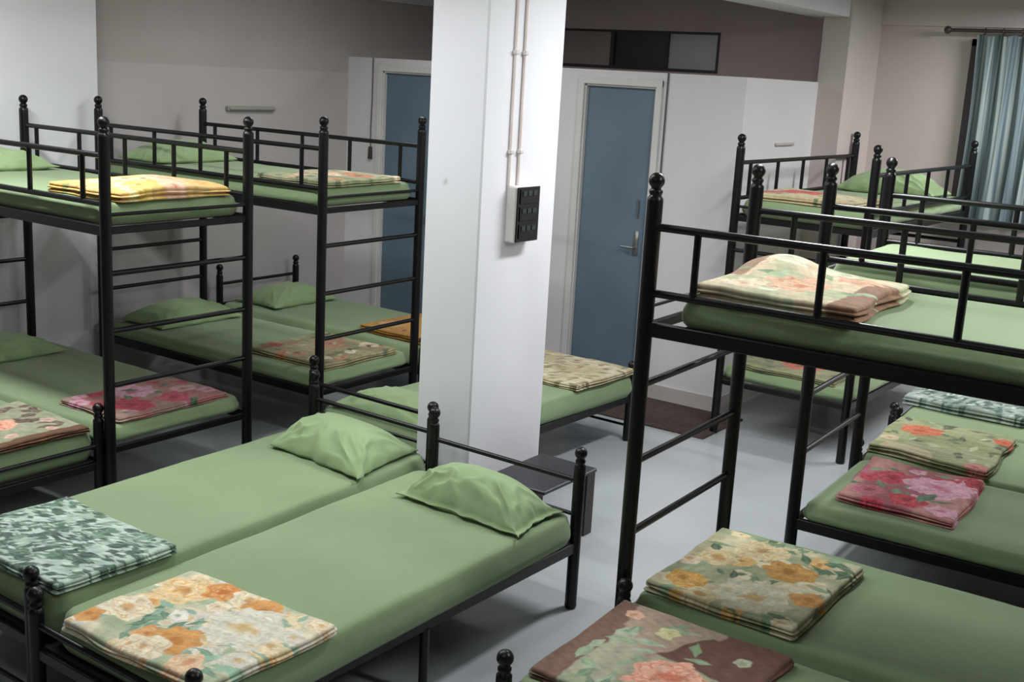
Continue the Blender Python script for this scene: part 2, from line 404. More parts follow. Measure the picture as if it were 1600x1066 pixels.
def slab(name, q, z0, z1, m, rc=.05, re=.03, nx=60, ny=30, topf=None, side=None, nside=6, sag=.0, seed=0, wr=.004, lean=.0, color=None, edge=.0):
    """closed soft slab over a quad q (p00,p10,p11,p01); sides built of rings"""
    cx = sum(p[0] for p in q)/4; cy = sum(p[1] for p in q)/4
    lx = (Vector(q[1])-Vector(q[0])).length; ly = (Vector(q[3])-Vector(q[0])).length
    V = []; Fc = []; UV = []
    def pos(a, b):
        # round the corners in plan
        dx = min(a, 1-a)*lx; dy = min(b, 1-b)*ly
        if dx < rc and dy < rc:
            ex, ey = rc-dx, rc-dy; m_ = max(ex, ey); d = math.hypot(ex, ey)
            if d > 0:
                k = m_/d; ndx = rc-ex*k; ndy = rc-ey*k
                a2 = a + (ndx-dx)/lx*(1 if a < .5 else -1); b2 = b + (ndy-dy)/ly*(1 if b < .5 else -1)
                return a2, b2
        return a, b
    def par(n, l):
        # finer spacing near the edges
        e = re/l; t = [i/(n-1) for i in range(n)]
        return t
    ta = par(nx, lx); tb = par(ny, ly)
    ta = sorted(set(ta+[re*.15/lx, re*.45/lx, re*.8/lx, 1-re*.15/lx, 1-re*.45/lx, 1-re*.8/lx])); tb = sorted(set(tb+[re*.15/ly, re*.45/ly, re*.8/ly, 1-re*.15/ly, 1-re*.45/ly, 1-re*.8/ly]))
    NX, NY = len(ta), len(tb)
    def wob(a, b):
        if edge <= 0: return 0, 0
        x, y = a*lx*4+seed*3.1, b*ly*4+seed*1.7
        return noise.noise((x, y, seed))*edge, noise.noise((x+9, y-5, seed+4))*edge
    for j in range(NY):
        for i in range(NX):
            a, b = pos(ta[i], tb[j]); x, y = bil(q, a, b); wx, wy = wob(a, b); x += wx; y += wy
            d = min(ta[i]*lx, (1-ta[i])*lx, tb[j]*ly, (1-tb[j])*ly)
            drop = 0
            if d < re: drop = re-math.sqrt(max(0, re*re-(re-d)**2))
            z = z1-drop*.9
            z += noise.noise((x*3.1+seed, y*3.1, seed))*wr + noise.noise((x*9, y*9+seed, 2))*wr*.4
            if topf: z += topf(a, b, d)
            V.append((x-cx, y-cy, z)); UV.append((a, b))
    for j in range(NY-1):
        for i in range(NX-1): Fc.append((j*NX+i, j*NX+i+1, (j+1)*NX+i+1, (j+1)*NX+i))
    loop = [i for i in range(NX)] + [j*NX+NX-1 for j in range(1, NY)] + [(NY-1)*NX+i for i in range(NX-2, -1, -1)] + [j*NX for j in range(NY-2, 0, -1)]
    prev = loop; nl = len(loop)
    nrm = []
    for k in range(nl):
        p = Vector(V[loop[k-1]][:2]); n = Vector(V[loop[(k+1) % nl]][:2]); t = (n-p); 
        nn = Vector((t.y, -t.x)); nn = nn.normalized() if nn.length > 1e-9 else Vector((0, 0)); nrm.append(nn)
    for s_ in range(1, nside+1):
        t = s_/nside; ring = []
        for k in range(nl):
            x, y, z = V[loop[k]]
            off = side(t, k/nl) if side else 0.012*math.sin(t*PI)-.02*max(0, t-.75)*4*.5
            wn = noise.noise((x*7+seed, y*7, t*2.2+seed))*wr*1.8*math.sin(min(1, t*1.3)*PI)
            zz = z+(z0-z)*t
            if s_ == nside: zz = z0
            ring.append(len(V)); V.append((x+nrm[k].x*(off+wn), y+nrm[k].y*(off+wn), zz)); 
            ua, ub = UV[loop[k]]; UV.append((ua, ub))
        for k in range(nl): Fc.append((prev[k], ring[k], ring[(k+1) % nl], prev[(k+1) % nl]))
        prev = ring
    Fc.append(tuple(reversed(prev)))
    me = bpy.data.meshes.new(name); me.from_pydata(V, [], Fc); me.materials.append(M[m])
    me.polygons.foreach_set('use_smooth', [len(p.vertices) <= 4 for p in me.polygons])
    if color:
        U = np.array([u for u, v in UV]); Vv = np.array([v for u, v in UV])
        rgb = color(U*lx, Vv*ly, lx, ly)
        at = me.color_attributes.new('print', 'FLOAT_COLOR', 'POINT')
        arr = np.ones((len(V), 4), np.float32); arr[:, :3] = rgb; at.data.foreach_set('color', arr.ravel())
    me.update()
    o = bpy.data.objects.new(name, me); COL.objects.link(o); o.location = (cx, cy, 0)
    return o

def bedquad(k, u0, u1, v0, v1):
    p = P[k]; return [p.w(u0, v0), p.w(u1, v0), p.w(u1, v1), p.w(u0, v1)]
GM = 'green sheeted mattresses'
def mattress(q, z0, z1, label, seed, **kw):
    o = slab('mattress', q, z0, z1, 'sheet', rc=.07, re=.035, nx=70, ny=34, seed=seed, wr=.005, nside=6, **kw)
    return tag(o, label, 'mattress', GM)
ZL0, ZL1, ZU0, ZU1 = .379, .462, 1.459, 1.562
def bm(k, up, label, seed, u0=.035, **kw):
    q = bedquad(k, u0, L-.035, .02 if up else .0, W-.02 if up else W)
    return mattress(q, ZU0 if up else ZL0, ZU1 if up else ZL1, label, seed, **kw)
bm('RB1', 1, 'green mattress on the upper bunk nearest the camera at right, under the peach floral blanket', 1, u0=.11)
bm('RB1', 0, 'green mattress on the lower bunk nearest the camera at right, under the yellow floral blanket', 2)
bm('RB2', 1, 'bare pale green upper mattress at the right picture edge, seen over the nearest bunk', 3)
bm('RB2', 0, 'green lower mattress at right with the red and pink rose blanket on its corner', 4)
bm('RB3', 1, 'green upper mattress of the bunk by the curtain, red floral blanket and pillow on it', 5)
bm('RB3', 0, 'green lower mattress of the bunk by the curtain, seen under the nearest bunk', 6)
bm('LB1', 1, 'green upper mattress at far left under the golden blanket', 7)
bm('LB1', 0, 'green lower mattress at left under the red and pink rose blanket', 8)
bm('LB2', 1, 'green upper mattress left of the pillar, cream and orange blanket on it', 9)
bm('LB2', 0, 'green lower mattress left of the pillar, orange and brown floral blanket and pillow on it', 10)
mattress([(-3.262, 2.125), (-2.452, 2.125), (-2.462, 4.085), (-3.335, 4.085)], .308, .448, 'green mattress of the centre foreground bed, yellow peony blanket at its foot', 11)
mattress([(-4.07, 2.165), (-3.285, 2.150), (-3.355, 4.19), (-4.13, 4.19)], .308, .475, 'green mattress left of the centre foreground one, green leaf blanket at its foot', 12)
mattress([(-4.36, 4.47), (-3.585, 4.47), (-3.495, 6.41), (-4.30, 6.41)], .308, .450, 'green mattress passing behind the pillar, beige leaf blanket at its far end', 13)
mattress([(-1.845, 2.75), (.08, 2.78), (.07, 3.485), (-1.855, 3.475)], .308, .452, 'green mattress at the bottom right corner, brown coral flower blanket on it', 14)
mattress(bedquad('LS0', .03, L-.03, -.0, WS+.02), .308, .455, 'green mattress at the left picture edge, brown floral blanket at its foot', 15)
mattress(bedquad('LS3', .03, L-.03, -.02, WS+.02), .308, .450, 'green mattress in the far left corner, orange blanket at its foot', 16)
mattress(bedquad('Q', .03, L-.03, -.03, WS+.02), .308, .450, 'green mattress at right under the orange and olive blanket', 17)
mattress(bedquad('R', .03, L-.03, -.02, WS+.02), .308, .450, 'green mattress at right, farthest low one, under the white and green leaf blanket', 18)

# pillows ---------------------------------------------------------
def pillow(q, z, T, label, seed, flange=.0, tilt=0):
    cx = sum(p[0] for p in q)/4; cy = sum(p[1] for p in q)/4
    n1, n2 = 120, 84; V = []; Fc = []
    rnd = random.Random(seed); ph = [rnd.uniform(0, 6.28) for _ in range(8)]
    def h(a, b):
        e = 1-flange
        a_, b_ = min(1, abs(a)/e), min(1, abs(b)/e)
        return (max(0, 1-a_**2.4)**.62)*(max(0, 1-b_**2.2)**.62)
    for side_ in (1, -1):
        for j in range(n2):
            for i in range(n1):
                a = -1+2*i/(n1-1); b = -1+2*j/(n2-1)
                a = math.copysign(abs(a)**.85, a); b = math.copysign(abs(b)**.85, b)
                aa = a*(1-.07*(1-b*b)); bb = b*(1-.10*(1-a*a))
                x, y = bil(q, (aa+1)/2, (bb+1)/2)
                hh = h(a, b)
                # creases fan out from the corners and along the near edge
                cr = 0
                for k, (ca, cb) in enumerate(((-1, -1), (1, -1), (-1, 1), (1, 1))):
                    dx, dy = a-ca, (b-cb)*.8; d = math.hypot(dx, dy); ang = math.atan2(dy, dx)
                    cr += (.5+.5*math.cos(ang*17+ph[k]+noise.noise((a*3, b*3, seed+k))*2.6))**2*math.exp(-((d-.55)/.36)**2)*(.9 if cb < 0 else .45)
                t_ = a*7.5+b*3.2+ph[5]+noise.noise((a*2.5, b*2.5, seed+9))*2.2
                cr += (.5+.5*math.cos(t_*2))**2*math.exp(-((b+.55)/.35)**2)*.9*(1 if seed in (3, 5) else .5)
                cr -= .35
                if side_ == 1: zz = z + .022 + T*hh*.93 + cr*.016*min(1, hh*2.2) + noise.noise((x*6, y*6, seed))*.006*hh
                else: zz = z + .018 - .017*min(1, hh*3)
                if flange and side_ == 1: zz += noise.noise((x*16, y*16, seed+3))*.008*(1-hh)
                wv = noise.noise((a*4, b*4, seed))*.016*(1-hh)
                V.append((x-cx+wv, y-cy+wv, max(zz, z+.001)))
    S_ = n1*n2
    for j in range(n2-1):
        for i in range(n1-1):
            k = j*n1+i; Fc.append((k, k+1, k+n1+1, k+n1)); Fc.append((S_+k, S_+k+n1, S_+k+n1+1, S_+k+1))
    loop = [i for i in range(n1)]+[j*n1+n1-1 for j in range(1, n2)]+[(n2-1)*n1+i for i in range(n1-2, -1, -1)]+[j*n1 for j in range(n2-2, 0, -1)]
    for k in range(len(loop)):
        a, b = loop[k], loop[(k+1) % len(loop)]; Fc.append((b, a, S_+a, S_+b))
    me = bpy.data.meshes.new('pillow'); me.from_pydata(V, [], Fc); me.materials.append(M['pillow'])
    me.polygons.foreach_set('use_smooth', [True]*len(me.polygons)); me.update()
    o = bpy.data.objects.new('pillow', me); COL.objects.link(o); o.location = (cx, cy, 0)
    return tag(o, label, 'pillow', 'green pillows')
pillow([(-3.14, 3.70), (-2.46, 3.66), (-2.49, 4.03), (-3.20, 4.06)], .447, .165, 'plump green pillow with a flat hem on the centre foreground bed', 3, flange=.07)
pillow([(-3.95, 3.73), (-3.33, 3.66), (-3.40, 4.16), (-4.10, 4.19)], .474, .15, 'plump creased green pillow left of the centre foreground one, against the twin posts', 5)
pillow([(-4.30, 4.50), (-3.63, 4.50), (-3.64, 4.92), (-4.30, 4.92)], .449, .10, 'green pillow behind the head bars, just left of the pillar', 6)
def bp(k, up, v0, v1, u0, u1, label, seed, T=.11, z=None):
    zz = (ZU1 if up else ZL1) if z is None else z
    pillow(bedquad(k, u0, u1, v0, v1), zz, T, label, seed)
bp('LB1', 1, .10, .78, 1.50, 1.92, 'green pillow on the upper bunk cut by the left picture edge', 7)
bp('LB2', 1, .12, .78, 1.52, 1.95, 'dark looking green pillow on the upper bunk in front of the left wall', 8, .13)
bp('LB1', 0, .12, .80, 1.45, 1.90, 'green pillow in shadow on the lower bunk at the left picture edge', 9)
bp('LB2', 0, .08, .80, 1.50, 1.95, 'green pillow on the lower bunk seen between the ladder rungs', 10, .13)
bp('LS3', 0, .06, .72, 1.48, 1.92, 'green pillow on the far corner bed below the wall', 11, .13, z=.449)
bp('RB3', 1, .08, .80, 1.42, 1.88, 'green pillow on the upper bunk left of the curtain', 12, .17)

# blankets --------------------------------------------------------
class Paint:
    def __init__(s, seed, base, base2):
        s.r = random.Random(seed); s.seed = seed; s.base = np.array(lin(base)); s.base2 = np.array(lin(base2)); s.ops = []
    def nz(s, X, Y, f, k):
        r = random.Random(s.seed*31+k); out = 0
        for o in range(3):
            for _ in range(3):
                t = r.uniform(0, 6.28); g = f*(1.7**o); out = out+np.sin(X*math.cos(t)*g+Y*math.sin(t)*g+r.uniform(0, 6.28))/(1.5**o)
        return out/4.0
    def flower(s, a, b, R, cols, k=5): s.ops.append(('f', a, b, R, [np.array(lin(c)) for c in cols], k)); return s
    def leaf(s, a, b, l, w, ang, c, c2=None): s.ops.append(('l', a, b, l, w, ang, np.array(lin(c)), np.array(lin(c2 or c)))); return s
    def leaves(s, n, l, w, cs, ang=None, box=(0, 1, 0, 1)):
        for _ in range(n):
            an = s.r.uniform(0, 6.28) if ang is None else ang+s.r.uniform(-.7, .7)
            c = s.r.choice(cs); s.leaf(s.r.uniform(box[0], box[1]), s.r.uniform(box[2], box[3]), l*s.r.uniform(.7, 1.3), w*s.r.uniform(.7, 1.3), an, c)
        return s
    def fill(s, n, r0, r1, pals, box=(0, 1, 0, 1)):
        for _ in range(n):
            s.flower(s.r.uniform(box[0], box[1]), s.r.uniform(box[2], box[3]), s.r.uniform(r0, r1), s.r.choice(pals), s.r.choice([4, 5, 6]))
        return s
    def patch(s, poly, c): s.ops.append(('p', poly, np.array(lin(c)))); return s
    def __call__(s, X, Y, lx, ly):
        wx = X+s.nz(X, Y, 38, 1)*.007+s.nz(X, Y, 95, 11)*.003; wy = Y+s.nz(X, Y, 38, 2)*.007+s.nz(X, Y, 95, 12)*.003
        t = np.clip(s.nz(X, Y, 16, 3)*1.6+.5, 0, 1)[:, None]
        C = s.base*(1-t)+s.base2*t
        mot = (s.nz(X, Y, 80, 4)*.16+s.nz(X, Y, 170, 14)*.10)[:, None]
        for op in s.ops:
            if op[0] == 'f':
                _, a, b, R, cols, k = op
                dx = wx-a*lx; dy = wy-b*ly; r = np.hypot(dx, dy); th = np.arctan2(dy, dx)
                ruf = 1+.10*s.nz(X, Y, 90, 5)+.16*s.nz(X, Y, 34, 6+int(a*40))
                t = r*ruf/(R*(1+.09*np.cos(th*k+a*31)))
                v = 3.1*t+.75*s.nz(X, Y, 48, 7+int(b*30))+.30*np.sin(th*k+np.floor(t*3.1)*1.9+b*17)
                f = v-np.floor(v)
                col = cols[0]*(1-f[:, None])+cols[1]*f[:, None]
                e1 = np.clip(1-f/.30, 0, 1)[:, None]*.75; col = col*(1-e1)+cols[2]*e1
                hi = np.clip((f-.72)/.28, 0, 1)[:, None]*.35; col = col+(1-col)*hi*.45
                core = np.clip((.26-t*(.75+.5*s.nz(X, Y, 60, 21)))/.16, 0, 1)[:, None]*.7; col = col*(1-core)+(cols[3] if len(cols) > 3 else cols[2])*core
                m = np.clip((1-t)*R/.004+.5, 0, 1)[:, None]; C = C*(1-m)+col*m
            elif op[0] == 'l':
                _, a, b, l, w, ang, c, c2 = op
                dx = wx-a*lx; dy = wy-b*ly; u = (dx*math.cos(ang)+dy*math.sin(ang))/l; v = (-dx*math.sin(ang)+dy*math.cos(ang))/w
                e = 1-u*u-np.abs(v)/(np.maximum(.05, 1-np.abs(u)*.6))
                m = np.clip(e*l/.008+.5, 0, 1)[:, None]; vein = (np.exp(-(v*4)**2)*.35)[:, None]
                C = C*(1-m)+(c*(1-vein)+(c*.4+.3)*vein)*m
            else:
                _, poly, c = op; A = wx/lx; B = wy/ly; inside = np.ones(len(A))*1.0
                for (p, q) in zip(poly, poly[1:]+poly[:1]):
                    ex, ey = q[0]-p[0], q[1]-p[1]; d = (ex*(B-p[1])-ey*(A-p[0]))/math.hypot(ex, ey)
                    inside = np.minimum(inside, np.clip(d/.012+.5, 0, 1))
                m = inside[:, None]; C = C*(1-m)+c*m
        return np.clip(C*(1+mot), 0, 1)

def blanket(q, z0, th, label, paint, seed, layers=2, puff=0.0, hump=None, dens=1.0, edge=.014):
    def side(t, k):
        f = abs(math.sin(t*PI*layers)); return -.022+.029*f-(.010 if t >= .99 else 0)
    def topf(a, b, d):
        z = puff*(math.sin(PI*a)*math.sin(PI*b))**.6 if 0 < a < 1 and 0 < b < 1 else 0
        if hump:
            for (ha, hb, hr, hz) in hump: z += hz*math.exp(-((a-ha)**2+(b-hb)**2)/(hr*hr))
        return z
    n = int(110*dens)
    o = slab('folded_blanket', q, z0, z0+th, 'print', rc=.012, re=.012, nx=n, ny=n, topf=topf, side=side, nside=layers*6, seed=seed, wr=.009, color=paint, edge=edge)
    return tag(o, label, 'blanket', 'folded floral blankets')
ORANGE = ['d9a566', 'c98a3c', 'd59b52', 'b06a28']; CREAM = ['e0d2ae', 'e4dbc2', 'c98f45', 'c08a40']; WHITE = ['d2ccb8', 'dcd8c8', 'c8bd98', 'cba850']
RED = ['c2485a', 'b02a38', 'cc5a68', '8e1a2c']; PINK = ['cf98a8', 'd9a9b8', 'c77f92', 'ab3d57']; CORAL = ['dc9a80', 'e6b49a', 'cc7458', 'c05a3c']
GRN = ['5f8566', '77977a', '4d7058']
# the yellow and white peony blanket, centre foreground
pa = Paint(1, 'd6cdb0', 'a9b494')
pa.fill(26, .035, .07, [CREAM, ['e0bb80', 'e6d4a8', 'd49a52', 'c07a30'], ['e6dcc0', 'e0cfa0', 'd0a868', 'b98a40'], WHITE]).leaves(26, .035, .012, ['8fae94', '7b9c80', 'a3bda5'])
pa.leaves(16, .05, .018, ['7b9c80', '8fae94', '5f8568', 'a3bda5'], box=(.2, .6, .3, .6)).leaves(14, .05, .016, ['5f8568', '7b9c80', '9dbfa2'], box=(.72, 1, .05, .3)).leaves(10, .045, .015, ['7b9c80', '5f8568'], box=(.3, .5, .1, .45))
pa.flower(.13, .35, .085, CREAM).flower(.05, .15, .05, ORANGE).flower(.17, .74, .10, ['e0bb80', 'e6d4a8', 'd49a52', 'c07a30']).flower(.33, .90, .07, ['c9793a', 'd99a52', 'e0bb80', 'b05a22']).flower(.50, .93, .07, CREAM).flower(.63, .86, .07, ORANGE)
pa.flower(.70, .62, .135, WHITE, 7).flower(.42, .22, .05, ['cf8a4c', 'dba868', 'e0c090', 'a8482c']).flower(.56, .26, .085, ORANGE, 6).flower(.50, .09, .08, CREAM, 6).flower(.78, .10, .06, ['e0b890', 'e6cfae', 'd9a06a', 'c07a4c']).flower(.38, .48, .035, ['e6e2d4', 'eceade', 'd8d0b0', '6a8a50']).flower(.92, .30, .05, WHITE).flower(.93, .70, .05, WHITE)
blanket([(-3.118, 2.045), (-2.455, 2.085), (-2.449, 2.608), (-3.128, 2.585)], .447, .040, 'folded yellow and white peony blanket on the foot of the centre foreground bed', pa, 1, dens=1.5)
# green leaf blanket
pb = Paint(2, '9fb4a4', 'b4c6b8'); pb.leaves(330, .036, .015, ['3f5a48', '4a6a54', '5d7c66', '76927c', '385040'], ang=.5); pb.leaves(150, .026, .008, ['c0d0c2', 'b4c8b8'], ang=.5); pb.leaves(70, .024, .009, ['3f5a48', '4a6a54'], ang=.5)
blanket([(-3.98, 2.165), (-3.298, 2.155), (-3.290, 2.65), (-3.98, 2.66)], .474, .042, 'folded white and green leaf blanket on the bed left of the centre foreground one', pb, 2, dens=1.4)
# yellow blanket on the nearest lower bunk
pc = Paint(3, 'c8c09c', '9ea582')
pc.fill(20, .035, .07, [['d8c898', 'e0d4ae', 'c8a45e', 'a9772e'], ['d6a860', 'd8b878', 'c08a3c', '95621f'], ['e0d8bc', 'd8d0ac', 'cdbb86', 'b08a40']]).leaves(24, .03, .012, ['76906a', '5c7a52'])
pc.leaves(22, .05, .018, ['5c7a52', '76906a', '4c6a48', '8fa580']).flower(.2, .55, .08, ['c9b486', 'd6c69a', 'c09a52', 'a9772e']).flower(.38, .80, .10, ['cdb98a', 'd8cba2', 'bd9a52', '9c6a2a'], 6).flower(.66, .62, .10, ['c79a52', 'b8822f', 'cfa860', '8f5a20'], 7).flower(.18, .18, .075, ['c9963f', 'd6ac60', 'b87a28', '8f5a20']).flower(.62, .22, .13, ['cfc8a8', 'd8d3ba', 'ccc094', 'b88f3a'], 7).flower(.92, .35, .06, ORANGE).flower(.05, .42, .05, CREAM).leaves(8, .045, .02, ['4c6a48', '5c7a52'], box=(.78, .98, .72, .95)).leaves(6, .04, .014, ['4c6a48', '76906a'], box=(.3, .5, .92, 1))
blanket([(-1.835, 3.575), (-1.262, 3.560), (-1.272, 4.275), (-1.862, 4.262)], ZL1-.002, .045, 'folded yellow and cream peony blanket on the lower bunk nearest the camera', pc, 3, dens=1.4)
# brown coral-flower blanket, bottom right
pd = Paint(4, '9aa184', 'a9a68e')
pd.patch([(-.1, .0), (.16, .0), (.16, .98), (-.1, .98)], '7a5f50').patch([(.14, .72), (.44, .45), (.62, 1.1), (.1, 1.1)], 'a8937f').patch([(.44, .55), (1.1, .45), (1.1, 1.1), (.66, 1.1)], '6c4c42').patch([(.56, .9), (.62, .9), (.66, 1.1), (.6, 1.1)], 'a8937f')
pd.leaves(18, .05, .02, ['8fa582', 'a3b294', '74906e'], box=(.1, .45, .0, .7)).leaves(6, .05, .018, ['86a078', '9ab08a'], box=(.3, .45, .75, 1)).leaf(.58, .72, .05, .02, 1.9, '7f9c72').leaf(.64, .62, .05, .018, .3, '8fa582')
pd.flower(.62, .34, .125, CORAL, 8).flower(.38, .78, .035, ['c9c48e', 'd3cf9e', 'c0b880', 'a9a060']).flower(.14, .86, .03, ['d9a98c', 'e0b89c', 'd09a7a', 'c08060']).flower(.84, .74, .03, ['a9b090', 'b8bda0', 'a0a888', '8a9478'])
blanket([(-1.815, 2.80), (-1.215, 2.82), (-1.200, 3.415), (-1.835, 3.430)], .451, .034, 'folded brown and olive blanket with a large coral flower at the bottom right', pd, 4, dens=1.5, layers=2)
# peach blanket on the nearest upper bunk
pe = Paint(5, 'd8c8a8', 'b8bc98')
pe.fill(10, .04, .07, [CREAM, ['e0c4a0', 'e6d2b4', 'd8a078', 'b87048'], ['d8d8bc', 'e0dcc4', 'b8c49c', '8aa074']])
pe.patch([(-.1, .35), (.10, .35), (.22, 1.1), (-.1, 1.1)], '9c7c62').patch([(.82, -.1), (1.1, -.1), (1.1, .75), (.9, .7)], '95745c').leaves(14, .05, .02, ['a3b58c', 'b4c49c', '8aa074']).flower(.50, .35, .11, ['dcae8c', 'e2c2a0', 'd08c64', 'c4704a'], 7).flower(.78, .62, .08, ['d8a482', 'e0bc9c', 'd08c64', '86a078']).flower(.30, .70, .07, ['d9d6b8', 'e0dcc4', 'c8cca4', '9aa87c']).flower(.22, .18, .06, ['e0cba8', 'e6d8bc', 'd8b88c', 'c0946a']).leaf(.84, .30, .05, .02, .4, '8aa878')
blanket([(-1.735, 3.56), (-1.175, 3.56), (-1.215, 4.20), (-1.775, 4.24)], ZU1-.003, .055, 'folded peach and brown floral blanket on the nearest upper bunk', pe, 5, layers=2, puff=.012, hump=[(.25, .75, .28, .055), (.8, .6, .2, .02)], dens=1.3, edge=.02)
# rose blanket (lower bunk, right)
pf = Paint(6, 'bc8880', '9a5860')
pf.fill(14, .03, .06, [RED, PINK, ['b25c6c', 'c07080', 'a84858', '8e2a3c']])
pf.leaves(16, .05, .02, ['4c6a4c', '5f7d58', '76906a']).flower(.30, .62, .10, RED, 6).flower(.70, .62, .14, PINK, 7).flower(.22, .22, .08, ['b25c6c', 'c07080', 'a84858', '8e2a3c']).flower(.56, .18, .085, ['b42a34', 'c8404a', 'a01e2c', '7c1222'], 5).flower(.88, .15, .07, PINK).flower(.45, .88, .04, PINK).flower(.97, .85, .06, ['a01e2c', 'b42a34', '8a1624', '6a0e1c']).leaves(5, .055, .022, ['44624a', '54745a'], box=(.5, .8, .28, .42))
blanket([(-1.655, 5.02), (-1.140, 5.02), (-1.185, 5.70), (-1.715, 5.68)], ZL1-.002, .040, 'folded red and pink rose blanket on the lower bunk at right', pf, 6, dens=1.2)
pg = Paint(7, '9ca07a', '8a9068')
pg.leaves(40, .045, .018, ['4c5a38', '5c6a44', '3c4a30', 'b4b890']).flower(.28, .66, .11, ['c8704c', 'b85a34', 'd48a64', '8a3a20'], 6).flower(.10, .3, .05, ['c0a888', 'ccb89a', 'b09878', '8a7050']).flower(.95, .80, .06, ['c4603c', 'b04a2c', 'd07a54', '8a3018']).flower(.9, .05, .06, ['b87068', 'c88880', 'a85a54', '8a3a34']).patch([(.1, -.1), (.6, -.1), (.5, .14), (.1, .2)], 'b4aa8c')
blanket([(-1.820, 5.90), (-1.215, 5.86), (-1.245, 6.62), (-1.870, 6.60)], .449, .045, 'folded orange and olive floral blanket behind the rose blanket', pg, 7, hump=[(.3, .0, .25, .012)])
ph_ = Paint(8, '8c988e', 'a0aca2'); ph_.leaves(240, .036, .014, ['3c5648', '4c6858', '748c80', '324a3e'], ang=.9); ph_.leaves(60, .03, .01, ['c0c8c0', 'b0bab0'], ang=.9)
blanket([(-1.985, 6.99), (-1.30, 7.00), (-1.30, 7.42), (-1.975, 7.42)], .449, .06, 'folded white and green leaf blanket on the farthest low bed at right', ph_, 8, puff=.015, edge=.02)
pi_ = Paint(9, 'b4a684', 'c6bc9c'); pi_.leaves(130, .04, .014, ['75604a', '8f8058', '7c8458', 'd2cbb0', '9c8660'], ang=.8)
blanket([(-4.20, 5.78), (-3.515, 5.76), (-3.50, 6.40), (-4.20, 6.40)], .449, .04, 'folded beige and brown leaf blanket on the bed behind the pillar', pi_, 9, puff=.01)
# golden blanket, upper bunk far left
pj = Paint(10, 'd9b878', 'd0a860'); pj.fill(14, .04, .07, [['e0b058', 'e6c47c', 'd0903c', 'b87028'], ['e0cf8c', 'e6d8a0', 'd8b060', 'c0802c'], ['dcae8c', 'e0bc9c', 'd09a70', 'b06048']]); pj.flower(.78, .55, .10, ['d89a3c', 'e0b058', 'c8802c', 'b8702c'], 6).flower(.30, .45, .12, ['dcae8c', 'e0bc9c', 'd09a70', 'c07a58'], 6).flower(.55, .2, .09, ['e0cf8c', 'd8a040', 'e0b860', 'c0802c']).flower(.1, .75, .08, ['d8b050', 'e0c878', 'c89038', 'a8702c']).flower(.52, .75, .09, ['e0c890', 'e0d49c', 'd8b868', 'c08838']).leaves(10, .04, .016, ['8a8a44', '9c9854', '6c7038'])
blanket(bedquad('LB1', .03, .60, .10, .78), ZU1-.003, .050, 'puffy golden and peach floral blanket on the upper bunk at far left', pj, 10, layers=2, puff=.035, hump=[(.2, .5, .4, .015)], edge=.03)
pk = Paint(11, 'a9a684', '98a078'); pk.fill(8, .04, .06, [CREAM, CORAL]); pk.flower(.25, .35, .10, ['c8845c', 'b86a40', 'd49a74', '9a4a2c'], 6).flower(.6, .7, .08, ['c8b48c', 'd0c29c', 'bc9c6c', 'a07848']).flower(.12, .8, .06, ['c89464', 'd0a878', 'b87a4c', '9a5a34']).leaves(24, .045, .017, ['5a6a44', '6c7c54', '465838'])
blanket(bedquad('LB2', .04, .62, .14, .80), ZU1-.003, .04, 'folded cream and orange floral blanket on the upper bunk left of the pillar', pk, 11, puff=.012, edge=.02)
pl_ = Paint(12, 'b07870', 'a08478'); pl_.fill(16, .035, .06, [RED, PINK]); pl_.flower(.3, .72, .10, RED, 6).flower(.72, .5, .12, PINK, 7).flower(.25, .38, .09, ['b83a4c', 'c8606e', 'c07080', '8e2038']).flower(.92, .7, .06, RED).flower(.45, .18, .07, ['c89a9c', 'd0a8a8', 'b87a80', 'a8505c']).leaves(10, .05, .018, ['4f6e4c', '64805c'])
blanket([P['LB1'].w(.06, .08), P['LB1'].w(.55, .08), P['LB1'].w(.55, .78), P['LB1'].w(.06, .78)], ZL1-.002, .032, 'folded red and pink rose blanket on the lower bunk at left', pl_, 12)
pm = Paint(13, '93967a', '9c9e84'); pm.patch([(-.1, -.1), (.10, -.1), (.07, 1.1), (-.1, 1.1)], '6a4c38').leaves(22, .045, .022, ['5c4a38', '6b5644', '5a4030'], box=(.15, .9, .0, .30)).leaves(8, .04, .018, ['7c9070', '8ca080'], box=(.1, .9, .4, 1)).flower(.50, .45, .10, CORAL, 7).flower(.14, .22, .03, ['c4a090', 'cdb0a0', 'b89080', 'a88070']).flower(.16, .52, .035, ['c4a090', 'cdb0a0', 'b89080', 'a88070']).flower(.35, .12, .03, ['c4a090', 'cdb0a0', 'b89080', 'a88070'])
q = P['LS0']
blanket([q.w(.02, .70), q.w(.62, .70), q.w(.62, .03), q.w(.02, .03)][::-1] and [q.w(.02, .03), q.w(.62, .03), q.w(.62, .72), q.w(.02, .72)], .454, .034, 'folded brown and sage floral blanket at the left picture edge', pm, 13)
pn = Paint(14, '96906a', 'a29a74'); pn.fill(12, .035, .06, [['b8784c', 'c8946a', 'a8603c', '84441f'], CREAM, ['a87a5c', 'b88a6c', '98664a', '7c4a34']]); pn.flower(.55, .35, .12, ['a87a5c', 'b88a6c', '98664a', '7c4a34'], 6).flower(.25, .8, .06, CREAM).flower(.92, .8, .08, ['b0603c', 'a04a28', 'c07a54', '843818']).leaves(26, .04, .017, ['4c5a38', '5e6c48', 'b8b490'])
blanket(bedquad('LB2', .06, .72, .10, .76), ZL1-.002, .04, 'folded orange and brown floral blanket on the lower bunk beside the pillar', pn, 14)
po_ = Paint(15, 'a87a3c', 'b8863c'); po_.flower(.3, .4, .1, ORANGE).flower(.75, .7, .1, ['b88a50', 'c89a5c', 'a87440', '8a5020']).leaves(12, .04, .016, ['6c5c34', '8a4a28'])
